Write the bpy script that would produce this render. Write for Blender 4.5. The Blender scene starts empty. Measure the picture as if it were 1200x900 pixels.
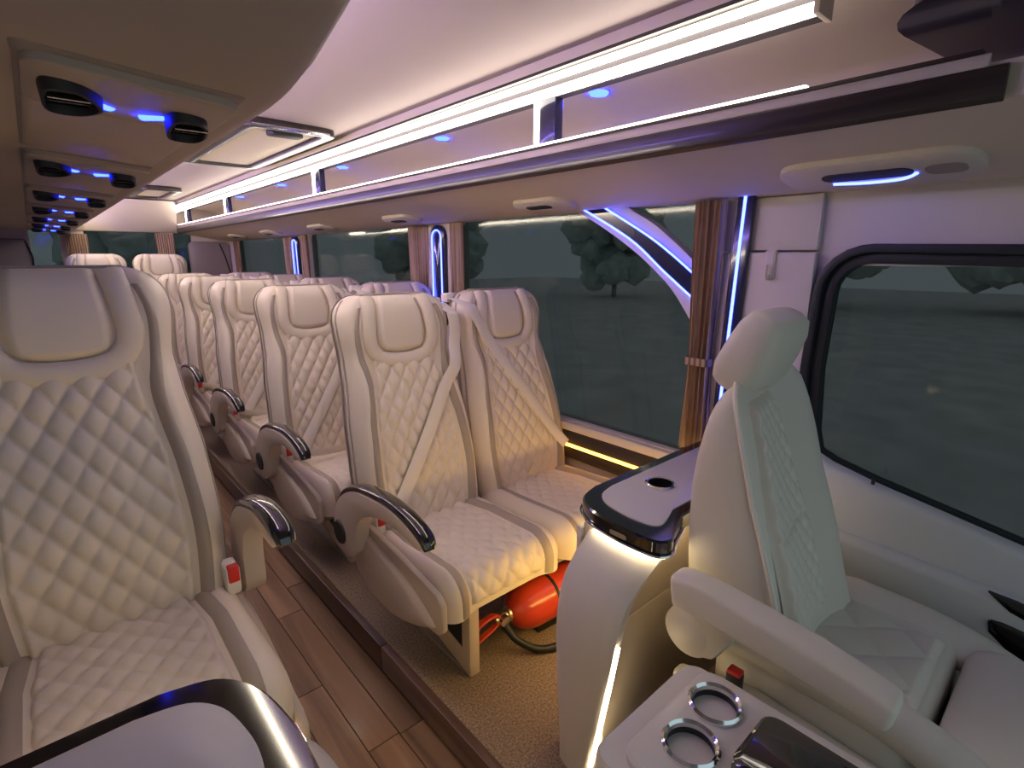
import bpy, bmesh, math, random
import numpy as np
from mathutils import Vector, Matrix

random.seed(7)
rng = np.random.default_rng(7)
sc = bpy.context.scene
COL = sc.collection

# ------------------------------------------------------------------ camera
CAM = Vector((0, 0, 1.2))
cd = bpy.data.cameras.new('camera')
cd.sensor_width = 36.0
cd.lens = 620.0 / 1200.0 * 36.0
cd.clip_start = 0.02
cam = bpy.data.objects.new('camera', cd)
COL.objects.link(cam)
r_ = Vector((0.748339, -0.663317, 0.0))
u_ = Vector((0.154013, 0.173754, 0.972671))
f_ = Vector((0.645189, 0.727888, -0.232186))
m3 = Matrix((r_, u_, -f_)).transposed()
cam.matrix_world = Matrix.Translation(CAM) @ m3.to_4x4()
sc.camera = cam

# ------------------------------------------------------------------ world / exposure
EXPO = 0.75
DAY = 0.46           # overcast dusk outside
LED = 1.0            # master for the cabin's lamps, the added locker bar too
w = bpy.data.worlds.new('world'); sc.world = w
w.use_nodes = True
nt = w.node_tree
bg = nt.nodes['Background']
bg.inputs[0].default_value = (0.56, 0.74, 0.79, 1)
bg.inputs[1].default_value = DAY
vs = sc.view_settings
vs.view_transform = 'Standard'; vs.look = 'None'; vs.gamma = 1.0
vs.use_curve_mapping = False
vs.exposure = EXPO
sc.cycles.use_denoising = True
sc.cycles.max_bounces = 8
sc.cycles.transparent_max_bounces = 12
sc.cycles.sample_clamp_indirect = 4.0

# ------------------------------------------------------------------ materials
def mat(name, col, rough=0.5, metal=0.0, coat=0.0, spec=0.5, bump=None, var=None, emit=None, es=0.0):
    m = bpy.data.materials.new(name); m.use_nodes = True
    n = m.node_tree.nodes; l = m.node_tree.links
    b = n['Principled BSDF']
    b.inputs['Base Color'].default_value = (*col, 1)
    b.inputs['Roughness'].default_value = rough
    b.inputs['Metallic'].default_value = metal
    b.inputs['Coat Weight'].default_value = coat
    b.inputs['Coat Roughness'].default_value = 0.08
    b.inputs['Specular IOR Level'].default_value = spec
    tc = n.new('ShaderNodeTexCoord')
    if emit:
        b.inputs['Emission Color'].default_value = (*emit, 1)
        b.inputs['Emission Strength'].default_value = es
    if var:   # (scale, amount)
        nz = n.new('ShaderNodeTexNoise'); nz.inputs['Scale'].default_value = var[0]; nz.inputs['Detail'].default_value = 4
        l.new(tc.outputs['Object'], nz.inputs['Vector'])
        rp = n.new('ShaderNodeValToRGB')
        a = var[1]
        rp.color_ramp.elements[0].position = 0.3; rp.color_ramp.elements[1].position = 0.7
        rp.color_ramp.elements[0].color = (*[c * (1 - a) for c in col], 1)
        rp.color_ramp.elements[1].color = (*[min(1, c * (1 + a)) for c in col], 1)
        l.new(nz.outputs['Fac'], rp.inputs['Fac']); l.new(rp.outputs['Color'], b.inputs['Base Color'])
    if bump:  # (scale, strength, distance)
        nz = n.new('ShaderNodeTexNoise'); nz.inputs['Scale'].default_value = bump[0]; nz.inputs['Detail'].default_value = 3
        l.new(tc.outputs['Object'], nz.inputs['Vector'])
        bp = n.new('ShaderNodeBump'); bp.inputs['Strength'].default_value = bump[1]; bp.inputs['Distance'].default_value = bump[2]
        l.new(nz.outputs['Fac'], bp.inputs['Height']); l.new(bp.outputs['Normal'], b.inputs['Normal'])
    return m

def emat(name, col, s):
    m = bpy.data.materials.new(name); m.use_nodes = True
    n = m.node_tree.nodes; l = m.node_tree.links
    for x in list(n): n.remove(x)
    o = n.new('ShaderNodeOutputMaterial'); e = n.new('ShaderNodeEmission')
    e.inputs[0].default_value = (*col, 1); e.inputs[1].default_value = s * LED
    l.new(e.outputs[0], o.inputs[0])
    return m

def wood(name, c1, c2, scale, axis='Y', rough=0.35, coat=0.2):
    m = mat(name, c1, rough, coat=coat)
    n = m.node_tree.nodes; l = m.node_tree.links; b = n['Principled BSDF']
    tc = n.new('ShaderNodeTexCoord'); mp = n.new('ShaderNodeMapping')
    s = {'Y': (scale, scale * 0.06, scale), 'Z': (scale, scale, scale * 0.06), 'X': (scale * 0.06, scale, scale)}[axis]
    mp.inputs['Scale'].default_value = s
    oi = n.new('ShaderNodeObjectInfo')
    ad = n.new('ShaderNodeVectorMath'); ad.operation = 'ADD'
    sc3 = n.new('ShaderNodeVectorMath'); sc3.operation = 'SCALE'; sc3.inputs['Scale'].default_value = 37.0
    cb = n.new('ShaderNodeCombineXYZ')
    for i in range(3): l.new(oi.outputs['Random'], cb.inputs[i])
    l.new(cb.outputs[0], sc3.inputs[0])
    l.new(tc.outputs['Object'], mp.inputs['Vector']); l.new(mp.outputs[0], ad.inputs[0]); l.new(sc3.outputs[0], ad.inputs[1])
    nz = n.new('ShaderNodeTexNoise'); nz.inputs['Scale'].default_value = 1.0; nz.inputs['Detail'].default_value = 6; nz.inputs['Distortion'].default_value = 0.8
    l.new(ad.outputs[0], nz.inputs['Vector'])
    rp = n.new('ShaderNodeValToRGB')
    rp.color_ramp.elements[0].position = 0.32; rp.color_ramp.elements[1].position = 0.68
    rp.color_ramp.elements[0].color = (*c1, 1); rp.color_ramp.elements[1].color = (*c2, 1)
    l.new(nz.outputs['Fac'], rp.inputs['Fac'])
    hs = n.new('ShaderNodeHueSaturation')
    mr = n.new('ShaderNodeMapRange'); mr.inputs[3].default_value = 0.68; mr.inputs[4].default_value = 1.25
    l.new(oi.outputs['Random'], mr.inputs[0]); l.new(mr.outputs[0], hs.inputs['Value'])
    l.new(rp.outputs['Color'], hs.inputs['Color']); l.new(hs.outputs[0], b.inputs['Base Color'])
    return m

M = {}
M['leather'] = mat('cream_leather', (0.80, 0.70, 0.565), 0.42, bump=(380, 0.12, 0.002))
M['leather_front'] = mat('front_seat_leather', (0.72, 0.66, 0.58), 0.42, bump=(380, 0.12, 0.002))
M['taupe'] = mat('taupe_leather', (0.40, 0.335, 0.27), 0.45, bump=(380, 0.12, 0.002))
M['belt'] = mat('belt_webbing', (0.84, 0.77, 0.68), 0.6, bump=(900, 0.15, 0.001))
M['plastic'] = mat('cream_plastic', (0.60, 0.50, 0.405), 0.45, bump=(500, 0.06, 0.001))
M['shell'] = mat('grey_taupe_plastic', (0.30, 0.255, 0.22), 0.5, bump=(500, 0.06, 0.001))
M['roof'] = mat('roof_lining', (0.66, 0.56, 0.48), 0.75, bump=(250, 0.08, 0.001))
M['ceil'] = mat('ceiling_fabric', (0.43, 0.355, 0.345), 0.8, bump=(250, 0.08, 0.001))
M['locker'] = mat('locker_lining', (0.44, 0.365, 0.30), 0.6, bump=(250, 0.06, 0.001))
M['panel'] = mat('wall_panel', (0.62, 0.54, 0.50), 0.55, bump=(300, 0.06, 0.001))
M['door'] = mat('door_panel', (0.62, 0.62, 0.63), 0.55, bump=(300, 0.06, 0.001))
M['white'] = mat('white_console', (0.66, 0.62, 0.60), 0.32, bump=(40, 0.02, 0.001))
M['gloss'] = mat('gloss_black', (0.012, 0.010, 0.010), 0.08, coat=1.0)
M['black'] = mat('matt_black', (0.012, 0.012, 0.014), 0.55)
M['rubber'] = mat('black_rubber', (0.010, 0.012, 0.016), 0.5)
M['navy'] = mat('navy_gloss', (0.012, 0.012, 0.045), 0.2, coat=0.5)
M['chrome'] = mat('chrome', (0.85, 0.85, 0.87), 0.12, metal=1.0)
M['darkchrome'] = mat('dark_chrome', (0.30, 0.28, 0.28), 0.18, metal=1.0)
M['brass'] = mat('pale_brass', (0.75, 0.66, 0.48), 0.3, metal=1.0)
M['red'] = mat('red_paint', (0.62, 0.055, 0.02), 0.3, coat=0.4)
M['redbutton'] = mat('red_button', (0.75, 0.03, 0.02), 0.35)
M['wood_dark'] = wood('dark_wood_trim', (0.016, 0.011, 0.010), (0.055, 0.038, 0.032), 30, 'Y', 0.35, 0.25)
M['wood_floor'] = wood('floor_planks', (0.20, 0.112, 0.052), (0.44, 0.268, 0.135), 16, 'Y', 0.38, 0.15)
M['wood_riser'] = wood('riser_wood', (0.055, 0.030, 0.020), (0.14, 0.080, 0.052), 22, 'Y', 0.4, 0.1)
M['channel'] = mat('dark_channel', (0.07, 0.06, 0.065), 0.6)
M['gap'] = mat('floor_gap', (0.02, 0.014, 0.010), 0.8)
M['carpet'] = mat('fleck_carpet', (0.27, 0.20, 0.14), 0.95, var=(160, 0.45), bump=(240, 0.5, 0.004))
M['asphalt'] = mat('asphalt', (0.62, 0.60, 0.58), 0.9, var=(1.5, 0.15))
M['leaf'] = mat('foliage', (0.58, 0.66, 0.60), 0.8, var=(3.0, 0.2))
M['bark'] = mat('bark', (0.36, 0.33, 0.30), 0.9)
M['led_white'] = emat('led_warm_white', (1.0, 0.91, 0.76), 5.5)
M['led_added'] = emat('led_added_bar', (1.0, 0.86, 0.64), 31)
M['led_line'] = emat('led_thin_line', (1.0, 0.90, 0.82), 7)
M['led_yellow'] = emat('led_amber', (1.0, 0.46, 0.06), 5)
M['led_console'] = emat('led_console', (1.0, 0.80, 0.45), 9)
M['led_foot'] = emat('led_foot_amber', (1.0, 0.62, 0.16), 28)
M['led_blue'] = emat('led_blue', (0.06, 0.085, 1.0), 7)
M['led_blue_spot'] = emat('led_blue_spot', (0.005, 0.011, 1.0), 40)
M['led_violet'] = emat('led_violet', (0.32, 0.20, 1.0), 30)

def curtain_mat():
    m = mat('striped_curtain', (0.36, 0.24, 0.17), 0.8)
    n = m.node_tree.nodes; l = m.node_tree.links; b = n['Principled BSDF']
    tc = n.new('ShaderNodeTexCoord'); wv = n.new('ShaderNodeTexWave')
    wv.bands_direction = 'Y'; wv.inputs['Scale'].default_value = 17.0; wv.inputs['Distortion'].default_value = 0.6
    l.new(tc.outputs['Object'], wv.inputs['Vector'])
    rp = n.new('ShaderNodeValToRGB')
    rp.color_ramp.elements[0].color = (0.16, 0.085, 0.05, 1); rp.color_ramp.elements[1].color = (0.52, 0.36, 0.26, 1)
    l.new(wv.outputs['Fac'], rp.inputs['Fac']); l.new(rp.outputs['Color'], b.inputs['Base Color'])
    return m
M['curtain'] = curtain_mat()

def glass_mat():
    m = bpy.data.materials.new('tinted_glass'); m.use_nodes = True
    n = m.node_tree.nodes; l = m.node_tree.links
    for x in list(n): n.remove(x)
    o = n.new('ShaderNodeOutputMaterial'); t = n.new('ShaderNodeBsdfTransparent'); g = n.new('ShaderNodeBsdfGlossy'); mx = n.new('ShaderNodeMixShader')
    t.inputs[0].default_value = (0.35, 0.345, 0.345, 1)
    g.inputs['Roughness'].default_value = 0.06; g.inputs[0].default_value = (0.45, 0.45, 0.47, 1)
    fr = n.new('ShaderNodeFresnel'); ge = n.new('ShaderNodeNewGeometry')
    mr = n.new('ShaderNodeMapRange'); mr.inputs[3].default_value = 1.45; mr.inputs[4].default_value = 1 / 1.45
    l.new(ge.outputs['Backfacing'], mr.inputs[0]); l.new(mr.outputs[0], fr.inputs[0])
    l.new(fr.outputs[0], mx.inputs[0]); l.new(t.outputs[0], mx.inputs[1]); l.new(g.outputs[0], mx.inputs[2]); l.new(mx.outputs[0], o.inputs[0])
    return m
M['glass'] = glass_mat()

# ------------------------------------------------------------------ mesh helpers
def obj(name, vf, m, parent=None, smooth=True, angle=40, bevel=0.0, seg=2):
    v, f = vf
    me = bpy.data.meshes.new(name)
    me.from_pydata([tuple(map(float, p)) for p in v], [], [tuple(map(int, q)) for q in f])
    bm = bmesh.new(); bm.from_mesh(me)
    bmesh.ops.remove_doubles(bm, verts=bm.verts, dist=1e-6)
    bmesh.ops.recalc_face_normals(bm, faces=bm.faces)
    if bevel > 0:
        es = [e for e in bm.edges if len(e.link_faces) == 2 and e.calc_face_angle(0) > 0.5]
        bmesh.ops.bevel(bm, geom=es, offset=bevel, segments=seg, profile=0.5, affect='EDGES', clamp_overlap=True)
    if smooth:
        for q in bm.faces: q.smooth = True
        ca = math.radians(angle)
        for e in bm.edges:
            if len(e.link_faces) == 2 and e.calc_face_angle(0) > ca: e.smooth = False
    bm.to_mesh(me); bm.free()
    me.materials.append(M[m] if isinstance(m, str) else m)
    o = bpy.data.objects.new(name, me); COL.objects.link(o)
    if parent is not None: o.parent = parent
    return o

def empty(name, loc=(0, 0, 0), rz=0.0):
    o = bpy.data.objects.new(name, None); COL.objects.link(o)
    o.location = loc; o.rotation_euler = (0, 0, rz); o.empty_display_size = 0.1
    return o

def tag(o, label=None, cat=None, group=None, kind=None):
    if label: o['label'] = label
    if cat: o['category'] = cat
    if group: o['group'] = group
    if kind: o['kind'] = kind
    return o

def copy_tree(o, parent=None):
    c = o.copy(); COL.objects.link(c); c.parent = parent
    for ch in list(o.children): copy_tree(ch, c)
    return c

def join(*parts):
    V, Fc = [], []
    for v, f in parts:
        k = len(V); V += [tuple(p) for p in v]; Fc += [tuple(i + k for i in q) for q in f]
    return V, Fc

def box(x0, x1, y0, y1, z0, z1):
    v = [(x, y, z) for x in (x0, x1) for y in (y0, y1) for z in (z0, z1)]
    return v, [(0, 1, 3, 2), (4, 6, 7, 5), (0, 4, 5, 1), (2, 3, 7, 6), (0, 2, 6, 4), (1, 5, 7, 3)]

def grid(P, wrap=False):
    P = np.asarray(P); a, b = P.shape[:2]
    v = P.reshape(-1, 3); f = []
    for i in range(a - 1 + (1 if wrap else 0)):
        for j in range(b - 1):
            i2 = (i + 1) % a
            f.append((i * b + j, i2 * b + j, i2 * b + j + 1, i * b + j + 1))
    return v, f

def loft(secs, caps=True):
    """secs: list of closed rings with equal counts."""
    n = len(secs[0]); v = [p for s in secs for p in s]; f = []
    for i in range(len(secs) - 1):
        for j in range(n):
            k = (j + 1) % n
            f.append((i * n + j, i * n + k, (i + 1) * n + k, (i + 1) * n + j))
    if caps:
        f.append(tuple(range(n))); f.append(tuple((len(secs) - 1) * n + j for j in range(n)))
    return v, f

def prism(poly, axis, a, b):
    """extrude a 2D outline along an axis: axis 'X' -> poly is (y,z), 'Y' -> (x,z), 'Z' -> (x,y)."""
    def p3(q, t):
        return {'X': (t, q[0], q[1]), 'Y': (q[0], t, q[1]), 'Z': (q[0], q[1], t)}[axis]
    return loft([[p3(q, a) for q in poly], [p3(q, b) for q in poly]])

def ring_prism(outer, inner, axis, a, b):
    def p3(q, t):
        return {'X': (t, q[0], q[1]), 'Y': (q[0], t, q[1]), 'Z': (q[0], q[1], t)}[axis]
    n = len(outer)
    secs = [[p3(q, a) for q in outer], [p3(q, b) for q in outer], [p3(q, b) for q in inner], [p3(q, a) for q in inner]]
    v = [p for s in secs for p in s]; f = []
    for i in range(4):
        i2 = (i + 1) % 4
        for j in range(n):
            k = (j + 1) % n
            f.append((i * n + j, i * n + k, i2 * n + k, i2 * n + j))
    return v, f

def smooth_path(pts, n, closed=False):
    P = np.array(pts, float); k = len(P); out = []
    segs = k if closed else k - 1
    for i in range(segs):
        if closed: p0, p1, p2, p3 = P[(i - 1) % k], P[i], P[(i + 1) % k], P[(i + 2) % k]
        else: p0, p1, p2, p3 = P[max(i - 1, 0)], P[i], P[i + 1], P[min(i + 2, k - 1)]
        for t in np.linspace(0, 1, n, endpoint=False):
            out.append(0.5 * ((2 * p1) + (-p0 + p2) * t + (2 * p0 - 5 * p1 + 4 * p2 - p3) * t * t + (-p0 + 3 * p1 - 3 * p2 + p3) * t ** 3))
    if not closed: out.append(P[-1])
    return np.array(out)

def sweep(path, ra, rb, up=(0, 0, 1), n=10, closed=False, power=1.0):
    """sweep an ellipse (half-size ra sideways, rb along 'up') along a path; radii may be lists."""
    P = np.array(path, float); k = len(P)
    ra = np.broadcast_to(np.asarray(ra, float), (k,)); rb = np.broadcast_to(np.asarray(rb, float), (k,))
    secs = []
    for i in range(k):
        if closed: t = P[(i + 1) % k] - P[i - 1]
        else: t = P[min(i + 1, k - 1)] - P[max(i - 1, 0)]
        t = t / (np.linalg.norm(t) + 1e-12)
        U = np.asarray(up[i] if isinstance(up, (list, np.ndarray)) and np.ndim(up) == 2 else up, float)
        s = np.cross(t, U); s /= (np.linalg.norm(s) + 1e-12); uu = np.cross(s, t)
        ring = []
        for j in range(n):
            a = 2 * math.pi * j / n
            c, sn = math.cos(a), math.sin(a)
            c = math.copysign(abs(c) ** power, c); sn = math.copysign(abs(sn) ** power, sn)
            ring.append(P[i] + s * c * ra[i] + uu * sn * rb[i])
        secs.append(ring)
    if closed:
        secs.append(secs[0])
        return loft(secs, caps=False)
    return loft(secs)

def lathe(prof, n=24, center=(0, 0, 0), axis='Z'):
    P = []
    for j in range(n):
        a = 2 * math.pi * j / n
        row = []
        for r, h in prof:
            x, y = r * math.cos(a), r * math.sin(a)
            q = {'Z': (x, y, h), 'X': (h, x, y), 'Y': (y, h, x)}[axis]
            row.append((q[0] + center[0], q[1] + center[1], q[2] + center[2]))
        P.append(row)
    return grid(np.array(P), wrap=True)

def rrect(cx, cy, hx, hy, r, n=5):
    out = []
    for (sx, sy, a0) in ((1, 1, 0), (-1, 1, 90), (-1, -1, 180), (1, -1, 270)):
        for i in range(n + 1):
            a = math.radians(a0 + 90 * i / n)
            out.append((cx + sx * (hx - r) + r * math.cos(a), cy + sy * (hy - r) + r * math.sin(a)))
    return out

def cut(o, cutters):
    """subtract closed shapes from a mesh object and keep the result as its mesh"""
    tmp = obj('cutter', join(*cutters), 'black', None, smooth=False)
    tmp.matrix_world = o.matrix_world
    m_ = o.modifiers.new('cut', 'BOOLEAN'); m_.operation = 'DIFFERENCE'; m_.object = tmp; m_.solver = 'EXACT'
    bpy.context.view_layer.update()
    dg = bpy.context.evaluated_depsgraph_get()
    me = bpy.data.meshes.new_from_object(o.evaluated_get(dg))
    o.modifiers.clear(); o.data = me
    bpy.data.objects.remove(tmp)

def sstep(a, b, x):
    t = np.clip((x - a) / (b - a), 0, 1); return t * t * (3 - 2 * t)

# ------------------------------------------------------------------ the shell of the cabin
XW, XL, YR, ZC = 1.60, -0.30, 6.35, 1.725
Y0 = -0.95
S = lambda o, **k: tag(o, kind='structure', **k)

fl = S(obj('floor', join(box(0.20, 0.66, Y0, YR, -0.16, -0.104)), 'gap', smooth=False))
# planks of the aisle
pw = 0.0925
for c in range(5):
    x0 = 0.202 + c * pw
    y = -0.3 - random.random() * 0.5
    while y < YR:
        L = random.uniform(0.55, 0.95)
        y1 = min(y + L, YR)
        obj('plank', box(-pw / 2 + 0.0012, pw / 2 - 0.0012, -(y1 - y) / 2 + 0.0012, (y1 - y) / 2 - 0.0012, 0, 0.006), 'wood_floor', fl, smooth=False, bevel=0.0008, seg=1).location = (x0 + pw / 2, (y + y1) / 2, -0.106)
        y = y1
car = S(obj('floor_platform', box(0.668, XW, Y0, YR, -0.12, 0.0), 'carpet', smooth=False))
S(obj('floor_platform_window_seats', box(XL, 0.20, Y0, YR, -0.12, 0.10), 'carpet', smooth=False))
y = Y0
tr = S(obj('trim_1', box(0.655, 0.668, Y0, YR, -0.10, -0.022), 'black', smooth=False))
while y < YR - 0.1:
    y1 = min(y + 1.15, YR)
    obj('riser_board', box(0.640, 0.668, y + 0.001, y1 - 0.001, -0.085, 0.004), 'wood_riser', tr, bevel=0.004)
    y = y1

# roof
roofsec = []
prof = [(XL, 1.50), (XL + 0.05, 1.62), (XL + 0.18, 1.70), (0.0, ZC), (0.7, ZC + 0.012), (1.25, ZC), (1.45, 1.70), (1.56, 1.62), (XW, 1.48)]
pp = smooth_path([(x, 0, z) for x, z in prof], 6)
inner = [(q[0], q[2]) for q in pp]
outer = [(XW + 0.06, 1.48), (XW + 0.06, 1.80), (XL - 0.06, 1.80), (XL - 0.06, 1.50)]
S(obj('ceiling', prism(inner + outer, 'Y', Y0, YR), 'ceil', angle=60))

# right wall : built from pieces with window openings
def wall_pieces(x0, x1, wins, z0, z1, ztop, zbot, ya, yb):
    ps = [box(x0, x1, ya, yb, zbot, z0), box(x0, x1, ya, yb, z1, ztop)]
    y = ya
    for a, b in wins:
        ps.append(box(x0, x1, y, a, z0, z1)); y = b
    ps.append(box(x0, x1, y, yb, z0, z1))
    return join(*ps)
ZW0, ZW1 = 0.535, 1.385
WINS = [(0.80, 2.20), (2.50, 4.12), (4.50, 6.02)]
wr = S(obj('wall_right', wall_pieces(XW, XW + 0.06, WINS, ZW0, ZW1, 1.55, -0.12, 0.53, YR), 'panel', smooth=False))
WINL = [(1.0, 2.20), (2.50, 4.12), (4.50, 6.02)]
S(obj('wall_left', wall_pieces(XL - 0.06, XL, WINL, ZW0 + 0.1, ZW1, 1.55, -0.12, Y0, YR), 'panel', smooth=False))
wn = 0
for side, W in ((1, WINS), (-1, WINL)):
    for a, b in W:
        wn += 1
        xa = XW + 0.02 if side == 1 else XL - 0.03
        z0 = ZW0 if side == 1 else ZW0 + 0.1
        o = S(obj('window_%d' % wn, box(xa, xa + 0.008, a - 0.01, b + 0.01, z0 - 0.01, ZW1 + 0.01), 'glass', smooth=False))
        xi = (XW - 0.012, XW + 0.02) if side == 1 else (XL - 0.02, XL + 0.012)
        oo = rrect((a + b) / 2, (z0 + ZW1) / 2, (b - a) / 2 + 0.03, (ZW1 - z0) / 2 + 0.03, 0.09)
        ii = rrect((a + b) / 2, (z0 + ZW1) / 2, (b - a) / 2 - 0.004, (ZW1 - z0) / 2 - 0.004, 0.07)
        obj('window_frame', ring_prism(oo, ii, 'X', *xi), 'panel', o, bevel=0.003)
# sill of the window wall with its dark wood strip and amber light line
tr = S(obj('trim_2', box(XW - 0.035, XW, 0.80, YR, 0.50, 0.535), 'panel', bevel=0.006))
obj('wood_strip', box(XW - 0.030, XW, 0.80, YR - 0.02, 0.38, 0.497), 'wood_dark', tr, bevel=0.003)
obj('light_line', box(XW - 0.038, XW - 0.029, 0.84, YR - 0.1, 0.434, 0.444), 'led_yellow', tr, smooth=False)

# rear wall
rw = []
RZ0, RZ1 = 0.75, 1.44
RW = [(0.02, 0.22), (0.40, 1.0), (1.10, 1.26)]
rw.append(box(XL, XW, YR, YR + 0.06, -0.12, RZ0)); rw.append(box(XL, XW, YR, YR + 0.06, RZ1, 1.80))
xx = XL
for a, b in RW:
    rw.append(box(xx, a, YR, YR + 0.06, RZ0, RZ1)); xx = b
rw.append(box(xx, XW, YR, YR + 0.06, RZ0, RZ1))
S(obj('wall_rear', join(*rw), 'roof', smooth=False))
for a, b in RW:
    wn += 1
    S(obj('window_%d' % wn, box(a - 0.01, b + 0.01, YR + 0.02, YR + 0.028, RZ0 - 0.01, RZ1 + 0.01), 'glass', smooth=False))
# sloping header over the rear window
S(obj('trim_3', prism([(6.10, ZC - 0.004), (YR, ZC - 0.004), (YR, 1.44), (6.32, 1.44)], 'X', 0.33, 1.13), 'roof', bevel=0.006))
# padded corner panels
for n_, (a, b) in ((4, (1.22, 1.60)), (5, (XL, 0.02))):
    o = S(obj('trim_%d' % n_, loft([[(x, y, z) for x, z in rrect((a + b) / 2 + sh, 1.09, (b - a) / 2 - dx, 0.27 - dx, 0.05)] for y, dx, sh in ((YR, 0, 0), (YR - 0.05, 0.0, 0), (YR - 0.07, 0.02, 0))]), 'shell', angle=50))
    obj('black_piping', sweep([(b - 0.10 if n_ == 4 else b - 0.03, YR - 0.068, 1.34), (b - 0.06 if n_ == 4 else b - 0.0, YR - 0.075, 1.2), (b - 0.02, YR - 0.07, 1.0)], 0.007, 0.007, up=(0, 1, 0), n=6), 'black', o)

# ---- cab door on the window wall
gl_t = [(-0.75, 1.13), (0.10, 1.185), (0.42, 1.192)]
corner = [(0.42 + 0.085 * math.sin(a), 1.107 + 0.085 * math.cos(a)) for a in np.linspace(0.2, math.pi / 2, 6)]
gl_l = [(0.512, 0.90), (0.500, 0.72), (0.485, 0.665), (0.44, 0.645), (0.34, 0.620), (0.04, 0.560), (-0.75, 0.46)]
gpoly = gl_t + corner + gl_l
gc = np.mean(gpoly, axis=0)
def grow(poly, d):
    P = np.array(poly); out = []
    n = len(P)
    for i in range(n):
        a, b, c = P[i - 1], P[i], P[(i + 1) % n]
        t = (c - a); t /= np.linalg.norm(t)
        nn = np.array([-t[1], t[0]])
        out.append(tuple(b + nn * d))
    return out
g_out = grow(gpoly, 0.045)
# pillar and header around the door glass as one prism ring
cabw = S(obj('wall_cab', join(box(XW, XW + 0.06, Y0, 0.53, 1.18, 1.55), box(XW, XW + 0.06, Y0, 0.53, -0.12, 0.46)), 'panel', smooth=False))
d = S(obj('door_1', prism([(Y0, 0.0), (0.545, 0.0), (0.545, 0.62), (0.53, 0.672), (0.485, 0.668), (0.44, 0.648), (0.34, 0.622), (0.04, 0.563), (-0.75, 0.463), (Y0, 0.44)], 'X', XW - 0.055, XW + 0.03), 'door', bevel=0.018, seg=3))
obj('window_seal', ring_prism(grow(gpoly, 0.042), grow(gpoly, 0.020), 'X', XW - 0.03, XW + 0.03), 'rubber', d, bevel=0.004)
obj('window_channel', ring_prism(grow(gpoly, 0.022), grow(gpoly, -0.006), 'X', XW - 0.012, XW + 0.03), 'rubber', d, bevel=0.003)
obj('pane', prism(grow(gpoly, 0.004), 'X', XW + 0.012, XW + 0.018), 'glass', d, smooth=False)
# moulded arm-rest ledge and lower pocket of the door
obj('door_ledge', prism([(Y0, 0.40), (0.30, 0.475), (0.43, 0.480), (0.445, 0.40), (0.445, 0.06), (Y0, 0.06)], 'X', XW - 0.095, XW - 0.04), 'door', d, bevel=0.022, seg=3)
hp = obj('pull_pocket', sweep([(XW - 0.096, 0.075, 0.468), (XW - 0.096, 0.03, 0.452), (XW - 0.096, -0.06, 0.432), (XW - 0.096, -0.14, 0.425)], 0.004, [0.002, 0.017, 0.022, 0.016], up=(0, 0, 1), n=10), 'gloss', d)
obj('lever_pocket', sweep([(XW - 0.096, 0.062, 0.400), (XW - 0.096, 0.050, 0.388), (XW - 0.096, 0.0, 0.365), (XW - 0.096, -0.09, 0.35)], 0.004, [0.004, 0.020, 0.036, 0.030], up=(0, 0, 1), n=12), 'gloss', d)
obj('lock_pin', lathe([(0, 0.018), (0.004, 0.017), (0.0045, 0), (0.0, 0)], 8, (XW - 0.045, 0.335, 0.625)), 'black', d)
# pillar cover between door and curtain
S(obj('trim_6', join(box(XW - 0.03, XW, 0.55, 0.825, 0.0, 1.215), box(XW - 0.022, XW, 0.55, 0.825, 1.219, 1.366)), 'panel', bevel=0.006))

# ------------------------------------------------------------------ outside
S(obj('ground', box(-25, 40, -25, 40, -0.85, -0.75), 'asphalt', smooth=False))
def tree(x, y, h, r, label):
    t = empty('tree', (x, y, -0.75))
    tag(t, label, 'tree', 'trees outside the windows')
    obj('trunk', sweep(smooth_path([(0, 0, 0), (0.1, 0.05, h * 0.3), (0, 0.1, h * 0.6)], 4), 0.12, 0.12, up=(1, 0, 0), n=8), 'bark', t)
    parts = []
    for i in range(90):
        d_ = Vector(rng.normal(size=3)).normalized() * random.random() ** 0.4
        cr = r * random.uniform(0.16, 0.30)
        c = Vector((d_.x * r * 0.85, d_.y * r * 0.85, h * 0.50 + d_.z * h * 0.40))
        bm = bmesh.new(); bmesh.ops.create_icosphere(bm, subdivisions=2, radius=cr)
        for v in bm.verts: v.co *= 1 + random.uniform(-0.2, 0.2)
        parts.append(([tuple(v.co + c) for v in bm.verts], [tuple(q.index for q in f.verts) for f in bm.faces])); bm.free()
    obj('crown', join(*parts), 'leaf', t)
tree(24.0, 8.2, 5.4, 2.6, 'blurred green tree outside beyond the cab door window')
tree(26.0, 1.5, 6.0, 3.0, 'darker green tree outside beyond the cab door window')
tree(22.0, 17.0, 7.0, 2.8, 'tree outside seen through the window with the arch')
tree(12.5, 19.0, 5.5, 2.3, 'tree outside behind the second window of the seat rows')
tree(2.5, 19.0, 5.0, 2.2, 'tree outside the rear window')

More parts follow.
